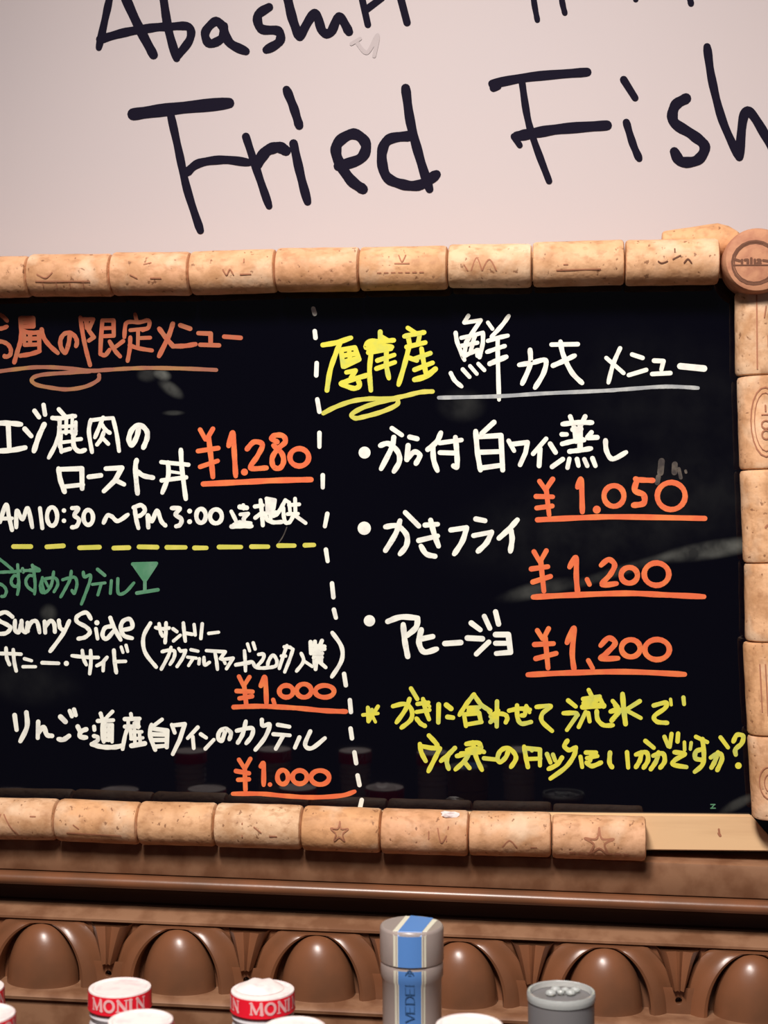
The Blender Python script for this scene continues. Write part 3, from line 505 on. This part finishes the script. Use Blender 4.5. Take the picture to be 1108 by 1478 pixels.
def egg_mesh():
    bm = bmesh.new(); n, mM = 24, 12; rows = []
    for j in range(mM+1):
        ph = math.pi/2 * j/mM
        rows.append([bm.verts.new((hw*math.cos(ph)**0.9*math.cos(t) if j < mM else 0, -0.0035 - 0.0165*math.cos(ph)**0.75*math.sin(t), He*math.sin(ph))) for t in [math.pi*k/n for k in range(n+1)]])
    for a_, b_ in zip(rows, rows[1:]):
        for i in range(n):
            if b_ is rows[-1]: bm.faces.new((a_[i], a_[i+1], b_[0])) if i < n else None
            else: bm.faces.new((a_[i], a_[i+1], b_[i+1], b_[i]))
    lo = rows[0]; back = [bm.verts.new((v.co.x, -0.0001, 0)) for v in (lo[0], lo[-1])]
    bm.faces.new([back[0]] + lo + [back[1]])
    loose = [v for v in bm.verts if not v.link_faces]; bmesh.ops.delete(bm, geom=loose, context='VERTS')
    bmesh.ops.remove_doubles(bm, verts=bm.verts, dist=1e-6)
    bmesh.ops.recalc_face_normals(bm, faces=bm.faces); return bm
def collar_mesh():
    bm = bmesh.new(); n = 40
    cs = [(1.0, 0.0), (1.0, 0.0105), (1.03, 0.0128), (1.10, 0.0138), (1.22, 0.0128), (1.34, 0.0100), (1.44, 0.0066), (1.53, 0.0045), (1.60, 0.0036), (1.62, 0.0)]
    rings = []
    for i in range(n+1):
        t = math.pi * i/n; ring = []
        for (k_, h0_) in cs:
            h_ = h0_
            rx = hw*1.16*(1 + (k_-1)*1.02); rz = He*1.0*(1 + (k_-1)*0.34); h_ = h_*(1 - 0.45*math.sin(t)**4)
            x = rx*math.cos(t); z = rz*math.sin(t)**0.92 if 0 < i < n else 0
            ring.append(bm.verts.new((x, -h_, min(z, Hh - 0.0002 - 0.0001*k_))))
        rings.append(ring)
    for a_, b_ in zip(rings, rings[1:]):
        for j in range(len(cs)-1): bm.faces.new((a_[j], a_[j+1], b_[j+1], b_[j]))
    bmesh.ops.recalc_face_normals(bm, faces=bm.faces); return bm
def dart_mesh():
    bm = bmesh.new(); z1 = Hh; z0 = Hh*0.40; w1, w0 = pitch*0.125, pitch*0.04
    rows = []
    for k in range(9):
        t = k/8; w_ = w1 + (w0-w1)*(t**0.8); z = z1 + (z0-z1)*t; h = 0.011 + 0.003*t
        rows.append([bm.verts.new((x, -y, z)) for x, y in ((-w_*1.25, 0.0), (-w_*1.02, h*0.75), (-w_*0.72, h), (-w_*0.2, h*0.86), (0, h*1.04), (w_*0.2, h*0.86), (w_*0.72, h), (w_*1.02, h*0.75), (w_*1.25, 0.0))])
    for a_, b_ in zip(rows, rows[1:]):
        for i in range(8): bm.faces.new((a_[i], a_[i+1], b_[i+1], b_[i]))
    bm.faces.new(rows[-1]); bmesh.ops.recalc_face_normals(bm, faces=bm.faces); return bm
def web_mesh():                                           # plate between two collars with a drilled hole
    bm = bmesh.new(); wx = pitch*0.20; z0, z1 = 0.0, Hh*0.42; cz = Hh*0.215; r = 0.0019; n = 24; h = 0.0088
    c_in, c_out, c_b = [], [], []
    for i in range(n):
        t = 2*math.pi*i/n; dx, dz = math.cos(t), math.sin(t)
        s = min(wx/abs(dx) if abs(dx) > 1e-6 else 9, ((z1-cz) if dz > 0 else (cz-z0))/abs(dz) if abs(dz) > 1e-6 else 9)
        c_in.append(bm.verts.new((r*dx, -h, cz + r*dz))); c_out.append(bm.verts.new((s*dx, -h, cz + s*dz))); c_b.append(bm.verts.new((r*dx, -h+0.006, cz + r*dz)))
    mid = [bm.verts.new((1.35*r*math.cos(2*math.pi*i/n), -h-0.0003, cz + 1.35*r*math.sin(2*math.pi*i/n))) for i in range(n)]
    for i in range(n):
        j = (i+1) % n
        bm.faces.new((mid[i], mid[j], c_out[j], c_out[i])); bm.faces.new((c_in[i], c_in[j], mid[j], mid[i])); bm.faces.new((c_b[i], c_b[j], c_in[j], c_in[i]))
    bm.faces.new(c_b); bmesh.ops.recalc_face_normals(bm, faces=bm.faces); return bm
bm = bmesh.new(); box(bm, U0, U1, YB - Oc.y, 0.020 - Oc.y, z_e, z_t); obj('frieze_ground', bm, M['wood'], co)
protos = [(obj('egg', egg_mesh(), M['wood'], co, smooth=True)), (obj('egg_collar', collar_mesh(), M['wood'], co, smooth=True))]
protos2 = [(obj('dart', dart_mesh(), M['wood'], co, smooth=True)), (obj('pierced_web', web_mesh(), M['wood'], co, smooth=True))]
for k_, cx in enumerate(centres):
    for pr in protos:
        o = pr if k_ == 0 else pr.copy()
        if k_: COL.objects.link(o)
        o.location = (cx, YB - Oc.y, z_e)
    for pr in protos2:
        o = pr if k_ == 0 else pr.copy()
        if k_: COL.objects.link(o)
        o.location = (cx + pitch/2, YB - Oc.y, z_e)
# bar shelf the bottles stand on
SH = -0.50
sh = None
bm = bmesh.new(); box(bm, -0.55, 0.55, -0.44, 0.039, -0.530, SH)
bmesh.ops.bevel(bm, geom=list(bm.edges), offset=0.003, segments=2, affect='EDGES')
sh = obj('trim_1', bm, M['wood']); sh['kind'] = 'structure'
# ------------------------------------------------------------------ BOTTLES
LET = {'M': [(1.0, "!0,10 0,0"), (1.7, "!0,0 4.5,9"), (0.9, "!4.5,9 9,0"), (1.9, "!9,0 9.6,10"), (0.8, "!-1.2,10 1.2,10"), (0.8, "!8,10 11,10"), (0.8, "!-1.5,0 1,0")],
       'O': [(1.5, "o4.4,5,4.4,5")], 'N': [(0.9, "!0,10 0,0"), (1.9, "!0,0 7.5,10"), (0.9, "!7.5,10 7.5,0"), (0.8, "!-1.4,10 1.4,10"), (0.8, "!6.2,0 8.8,0")],
       'I': [(1.9, "!0,0 0,10"), (0.8, "!-1.6,10 1.6,10"), (0.8, "!-1.6,0 1.6,0")],
       'E': [(1.2, "!0,0 0,10"), (1.0, "!0,0 5,0"), (1.0, "!0,5 4,5"), (1.0, "!0,10 5,10")], 'D': [(1.2, "!0,0 0,10"), (1.1, "0,0 4,0.6 6,5 4,9.4 0,10")],
       'R': [(1.2, "!0,0 0,10"), (1.1, "0,0 4,0.4 4.5,3.5 0,5"), (1.2, "!2,5 6,10")], 'V': [(1.2, "!0,0 3,10"), (1.0, "!3,10 6,0")], 'L': [(1.2, "!0,0 0,10"), (1.0, "!0,10 5,10")],
       'B': [(1.2, "!0,0 0,10"), (1.1, "0,0 4,0.4 4,4.4 0,5"), (1.1, "0,5 5,5.6 5,9.4 0,10")]}
def letters(bm, word, x0, step, sc, wd, mapf):
    x = x0
    for ch in word:
        ww = {'M': 11, 'O': 10.5, 'N': 9.5, 'I': 4.5}.get(ch, 7.5)
        for wm, t in LET[ch]:
            strokes_mesh(bm, [(x, 0, 1/sc, wd*wm, t)], mapf, wob=0)
        x += (ww + step)*sc
    return x
def syrup_bottle(px, py, wpx, Y, label, turn=0.0, raised=False):
    # px, py: centre of the cap's top disc in the photograph; Y: its plane
    d = depth_at(px, py, Y); p = at(px, py, Y); r = wpx/2 * d / F
    t = thing('syrup_bottle', label, 'bottle', (p.x, Y, SH), 'syrup bottles in front of the cornice')
    z = p.z - SH; h = 0.0092
    prof = [(r*0.80, z-h), (r*0.99, z-h), (r*1.015, z-h+0.0006), (r*1.0, z-h+0.0016), (r*0.995, z-0.0018), (r*0.985, z-0.0009)]
    bm = bmesh.new(); lathe(bm, prof, 48); cap = obj('cap_band', bm, M['red'], t, smooth=True)
    bm = bmesh.new(); lathe(bm, [(r*0.988, z-0.0014), (r*0.975, z-0.0003), (r*0.93, z), (r*0.86, z-0.0001), (r*0.82, z-0.0006), (0, z-0.0006)], 48); obj('cap_top', bm, M['cap_white'], t, smooth=True)
    bm = bmesh.new()
    # lettering bent round the band; angle 0 faces the viewer
    face = math.atan2(p.x - CAM.x, Y - CAM.y)
    circ = 2*math.pi*r; sc = 0.0048/10
    def mp(x, y, l):
        a_ = x/r + turn - face; rr = r*1.006 + 0.00005 + l
        return Vector((rr*math.sin(a_), -rr*math.cos(a_), z - 0.0020 - y))
    x = -circ*0.5
    while x < circ*0.5 - 0.026:
        letters(bm, 'MONIN', x, 2.0, sc, 0.00075, mp); x += 0.0315
    obj('band_lettering', bm, M['band_white'], cap)
    # neck with white threads, then shoulder and body
    prof = [(r*0.86, z-h+0.001)]
    for k in range(4):
        zz = z - h - 0.001 - k*0.0042
        prof += [(r*0.93, zz), (r*0.965, zz-0.0012), (r*0.93, zz-0.0026), (r*0.88, zz-0.0034)]
    zz = z-h-0.019; bm = bmesh.new(); lathe(bm, prof + [(r*0.9, zz-0.001), (r*0.9, zz-0.010)], 40); obj('neck', bm, M['neck'], t, smooth=True)
    bm = bmesh.new(); lathe(bm, [(r*0.88, zz-0.008), (r*0.95, zz-0.02), (r*1.1, zz-0.05), (0.020, zz-0.075), (0.025, zz-0.095), (0.0275, zz-0.115), (0.0275, 0.008), (0.026, 0.001), (0, 0)], 40)
    obj('body', bm, M['glass'], t, smooth=True)
    if raised:
        bm = bmesh.new(); lathe(bm, [(r*0.80, z-0.0004), (r*0.70, z+0.0006), (r*0.52, z+0.0018), (r*0.42, z+0.0022), (0, z+0.0020)], 24)
        for v in bm.verts:
            v.co.x = v.co.x*0.95 - r*0.12; v.co.y = v.co.y*0.9 + r*0.15
            if v.co.z > z+0.001: v.co.z += 0.0004*math.sin(v.co.x*900)
        obj('seal_film', bm, M['cap_white'], t, smooth=True)
    return t
YBk, YFr = -0.23, -0.31
syrup_bottle(173, 1423.5, 91, YBk, 'red and white capped bottle standing left of the blue-ribbon bottle, second in the back row', -0.05)
syrup_bottle(379, 1427, 93, YBk, 'red and white capped bottle with a puckered seal on its cap', 0.56, True)
syrup_bottle(203, 1471, 95, YFr, 'front bottle whose white cap overlaps the left MONIN-lettered cap'.replace('MONIN-lettered', 'lettered red'), 1.3)
syrup_bottle(425, 1481, 92, YFr, 'front bottle, only its white cap top showing before the puckered cap', 0.9)
syrup_bottle(677, 1478, 99, YFr, 'front bottle, rim of its pale cap showing right of the blue ribbon', 1.9)
syrup_bottle(-41, 1424, 93, YBk, 'back row bottle cut by the left edge, upper of the two caps there', 0.5)
syrup_bottle(-27, 1462, 98, YFr, 'front bottle cut by the left edge, lower of the two caps there', 1.0)
for i_, (px_, Y_, lb_) in enumerate(((-245, YBk, 'nearest outside the left edge, back row'), (-262, YFr, 'nearest outside the left edge, front row'), (-500, YBk, 'farthest outside the left edge, back row'))):
    syrup_bottle(px_, 1424 if Y_ == YBk else 1462, 93, Y_, 'bottle mirrored in the black board, ' + lb_, 0.3*i_)
# frosted bottle with the blue ribbon
Yb = -0.20; pb = at(594, 1334, Yb); db = depth_at(594, 1334, Yb); kb = db/F
bt = thing('ribbon_bottle', 'tall frosted bottle with a blue ribbon label running over its cap', 'bottle', (pb.x, Yb, SH))
zt_ = pb.z - SH; rc = 46*kb; rn = 44*kb; zc1 = zt_ - 49*kb*1.03
capp = [(rc*0.9, zc1), (rc*0.985, zc1), (rc, zc1+0.0006), (rc, zt_-0.0016), (rc*0.985, zt_-0.0005), (rc*0.95, zt_), (0, zt_)]
bm = bmesh.new(); lathe(bm, capp, 48); obj('bottle_cap', bm, M['frost'], bt, smooth=True)
zn = zc1 - 0.0006
neckp = [(rc*0.6, zn), (rc*0.97, zn), (rc*0.985, zn-0.0010), (rc*0.985, zn-0.0062), (rn*0.975, zn-0.0074), (rn*0.965, zn-0.03), (rn, zn-0.09), (0.024, zn-0.13), (0.036, zn-0.16), (0.037, 0.01), (0.034, 0.001), (0, 0)]
bm = bmesh.new(); lathe(bm, neckp, 48); obj('bottle_body', bm, M['frost'], bt, smooth=True)
fb = math.atan2(pb.x - CAM.x, Yb - CAM.y); a0 = -fb - 0.07
def ribbon(name, xa, xb, m, lift_, segs, parent=bt):
    """strip on the bottle surface between offsets xa..xb (px), following (radius, z) samples"""
    bm = bmesh.new(); n = 8
    for seg in segs:
        prev = None
        for (rr, zz) in seg:
            row = []
            for i in range(n+1):
                s = (xa + (xb-xa)*i/n)*kb/rc
                if rr >= 0: row.append(bm.verts.new(((rr+lift_)*math.sin(a0+s), -(rr+lift_)*math.cos(a0+s), zz)))
            if prev:
                for i in range(n): bm.faces.new((prev[i], prev[i+1], row[i+1], row[i]))
            prev = row
    return obj(name, bm, m, parent, smooth=True)
def topstrip(bm, xa, xb, l):                             # continuation across the cap's top
    x0 = math.sin(a0)*rc*0.985; n = 1
    def P(x, y): return (x, y, zt_ + l)
    ya = lambda x: -math.sqrt(max((rc*0.95)**2 - x*x, 0)); yb_ = lambda x: math.sqrt(max((rc*0.95)**2 - x*x, 0))
    u0, u1 = xa*kb + x0, xb*kb + x0; sh_ = rc*0.36
    vs_ = [bm.verts.new(P(u0, ya(u0))), bm.verts.new(P(u1, ya(u1))), bm.verts.new(P(u1+sh_*0.6, yb_(u1+sh_*0.6))), bm.verts.new(P(u0+sh_*0.6, yb_(u0+sh_*0.6)))]
    bm.faces.new(vs_)
    # turn-down over the rounded edge
    e0 = [bm.verts.new((math.sin(a0+xa*kb/rc)*(rc+l), -math.cos(a0+xa*kb/rc)*(rc+l), zt_-0.0016)), bm.verts.new((math.sin(a0+xb*kb/rc)*(rc+l), -math.cos(a0+xb*kb/rc)*(rc+l), zt_-0.0016))]
    bm.faces.new((e0[0], e0[1], vs_[1], vs_[0]))
segc = [(rc, zt_-0.0016), (rc, zc1+0.0004)]
segn = [(rc*0.985, zn-0.0008), (rc*0.985, zn-0.0062), (rn*0.975, zn-0.0075), (rn*0.965, zn-0.03), (rn, zn-0.09)]
for nm, xa, xb, l, m_ in (('ribbon_border', -24.5, 24, 0.00012, 'cream'), ('ribbon', -17, 17, 0.00024, 'blue')):
    o = ribbon(nm, xa, xb, M[m_], l, [segc, segn])
    bm = bmesh.new(); bm.from_mesh(o.data); topstrip(bm, xa, xb, l); bmesh.ops.recalc_face_normals(bm, faces=bm.faces); bm.to_mesh(o.data); bm.free()
for nm, xa, xb in (('ribbon_line', -20.5, -18.8), ('ribbon_line', 18.6, 20.6)): ribbon(nm, xa, xb, M['frost'], 0.0003, [segc, segn])
bm = bmesh.new()
for i_, ch in enumerate('BELVEDER'):
    zc = at(590, 1404 + (8-i_)*13.2, Yb - rc).z - SH
    def mpc_(x, y, l, zc=zc):
        s = (y/10 - 0.5)*13.0*kb/rc; rr = rn*0.970 + 0.0007 + l
        return Vector((rr*math.sin(a0+s), -rr*math.cos(a0+s), zc + (x/10 - 0.3)*19*kb))
    for wm, t in LET[ch]: strokes_mesh(bm, [(0, 0, 1, wm*0.75, t)], mpc_, wob=0)
obj('ribbon_lettering', bm, M['navy'], bt)
bm = bmesh.new()
zo = at(590, 1405, Yb - rc).z - SH
def mpo(x, y, l):
    s = x*kb/rc; rr = rc*0.985 + 0.0004 + l
    return Vector((rr*math.sin(a0+s), -rr*math.cos(a0+s), zo - y*kb))
strokes_mesh(bm, [(0, 0, 1, 1.2, "-6,3 -3,-1 0,-5 3,-1 6,3; -5,0 5,0; -3,-3 3,-3; -2,3 2,3")], mpo); obj('ribbon_crest', bm, M['navy'], bt)
# grey capped bottle
Yg = -0.22; pg = at(809.5, 1430, Yg); kg = depth_at(809.5, 1430, Yg)/F; rg = 49.5*kg; zg = pg.z - SH
gb = thing('grey_capped_bottle', 'bottle with a smooth satin grey cap and clear recessed top', 'bottle', (pg.x, Yg, SH))
bm = bmesh.new(); lathe(bm, [(rg*0.9, zg-0.045), (rg*0.965, zg-0.045), (rg*0.965, zg-0.0042), (rg*0.96, zg-0.0036)], 48); obj('cap_shell', bm, M['steel'], gb, smooth=True)
bm = bmesh.new(); lathe(bm, [(rg*0.955, zg-0.0040), (rg*0.995, zg-0.0036), (rg, zg-0.0028), (rg*0.995, zg-0.0006), (rg*0.97, zg), (rg*0.90, zg-0.0002), (rg*0.86, zg-0.0022)], 48); obj('cap_rim', bm, M['clear'], gb, smooth=True)
bm = bmesh.new(); lathe(bm, [(rg*0.90, zg-0.0024), (rg*0.5, zg-0.0022), (0, zg-0.0024)], 40); obj('cap_disc', bm, M['steel'], gb, smooth=True)
rr = random.Random(2)
for k_ in range(6):
    bm = bmesh.new(); bmesh.ops.create_icosphere(bm, subdivisions=2, radius=0.0014 + 0.0006*rr.random())
    for v in bm.verts: v.co.z *= 0.75; v.co.x *= 1.2
    obj('cap_stud', bm, M['clear'], gb, smooth=True, loc=((-0.40 + 0.19*k_)*rg*0.75, (0.05 + 0.25*(k_ % 2) - 0.1*(k_ == 0))*rg, zg-0.0008))
bm = bmesh.new(); lathe(bm, [(rg*0.85, zg-0.044), (rg*0.9, zg-0.07), (0.020, zg-0.10), (0.034, zg-0.13), (0.036, 0.01), (0.033, 0.001), (0, 0)], 40); obj('body', bm, M['glass'], gb, smooth=True)
bpy.context.view_layer.update()
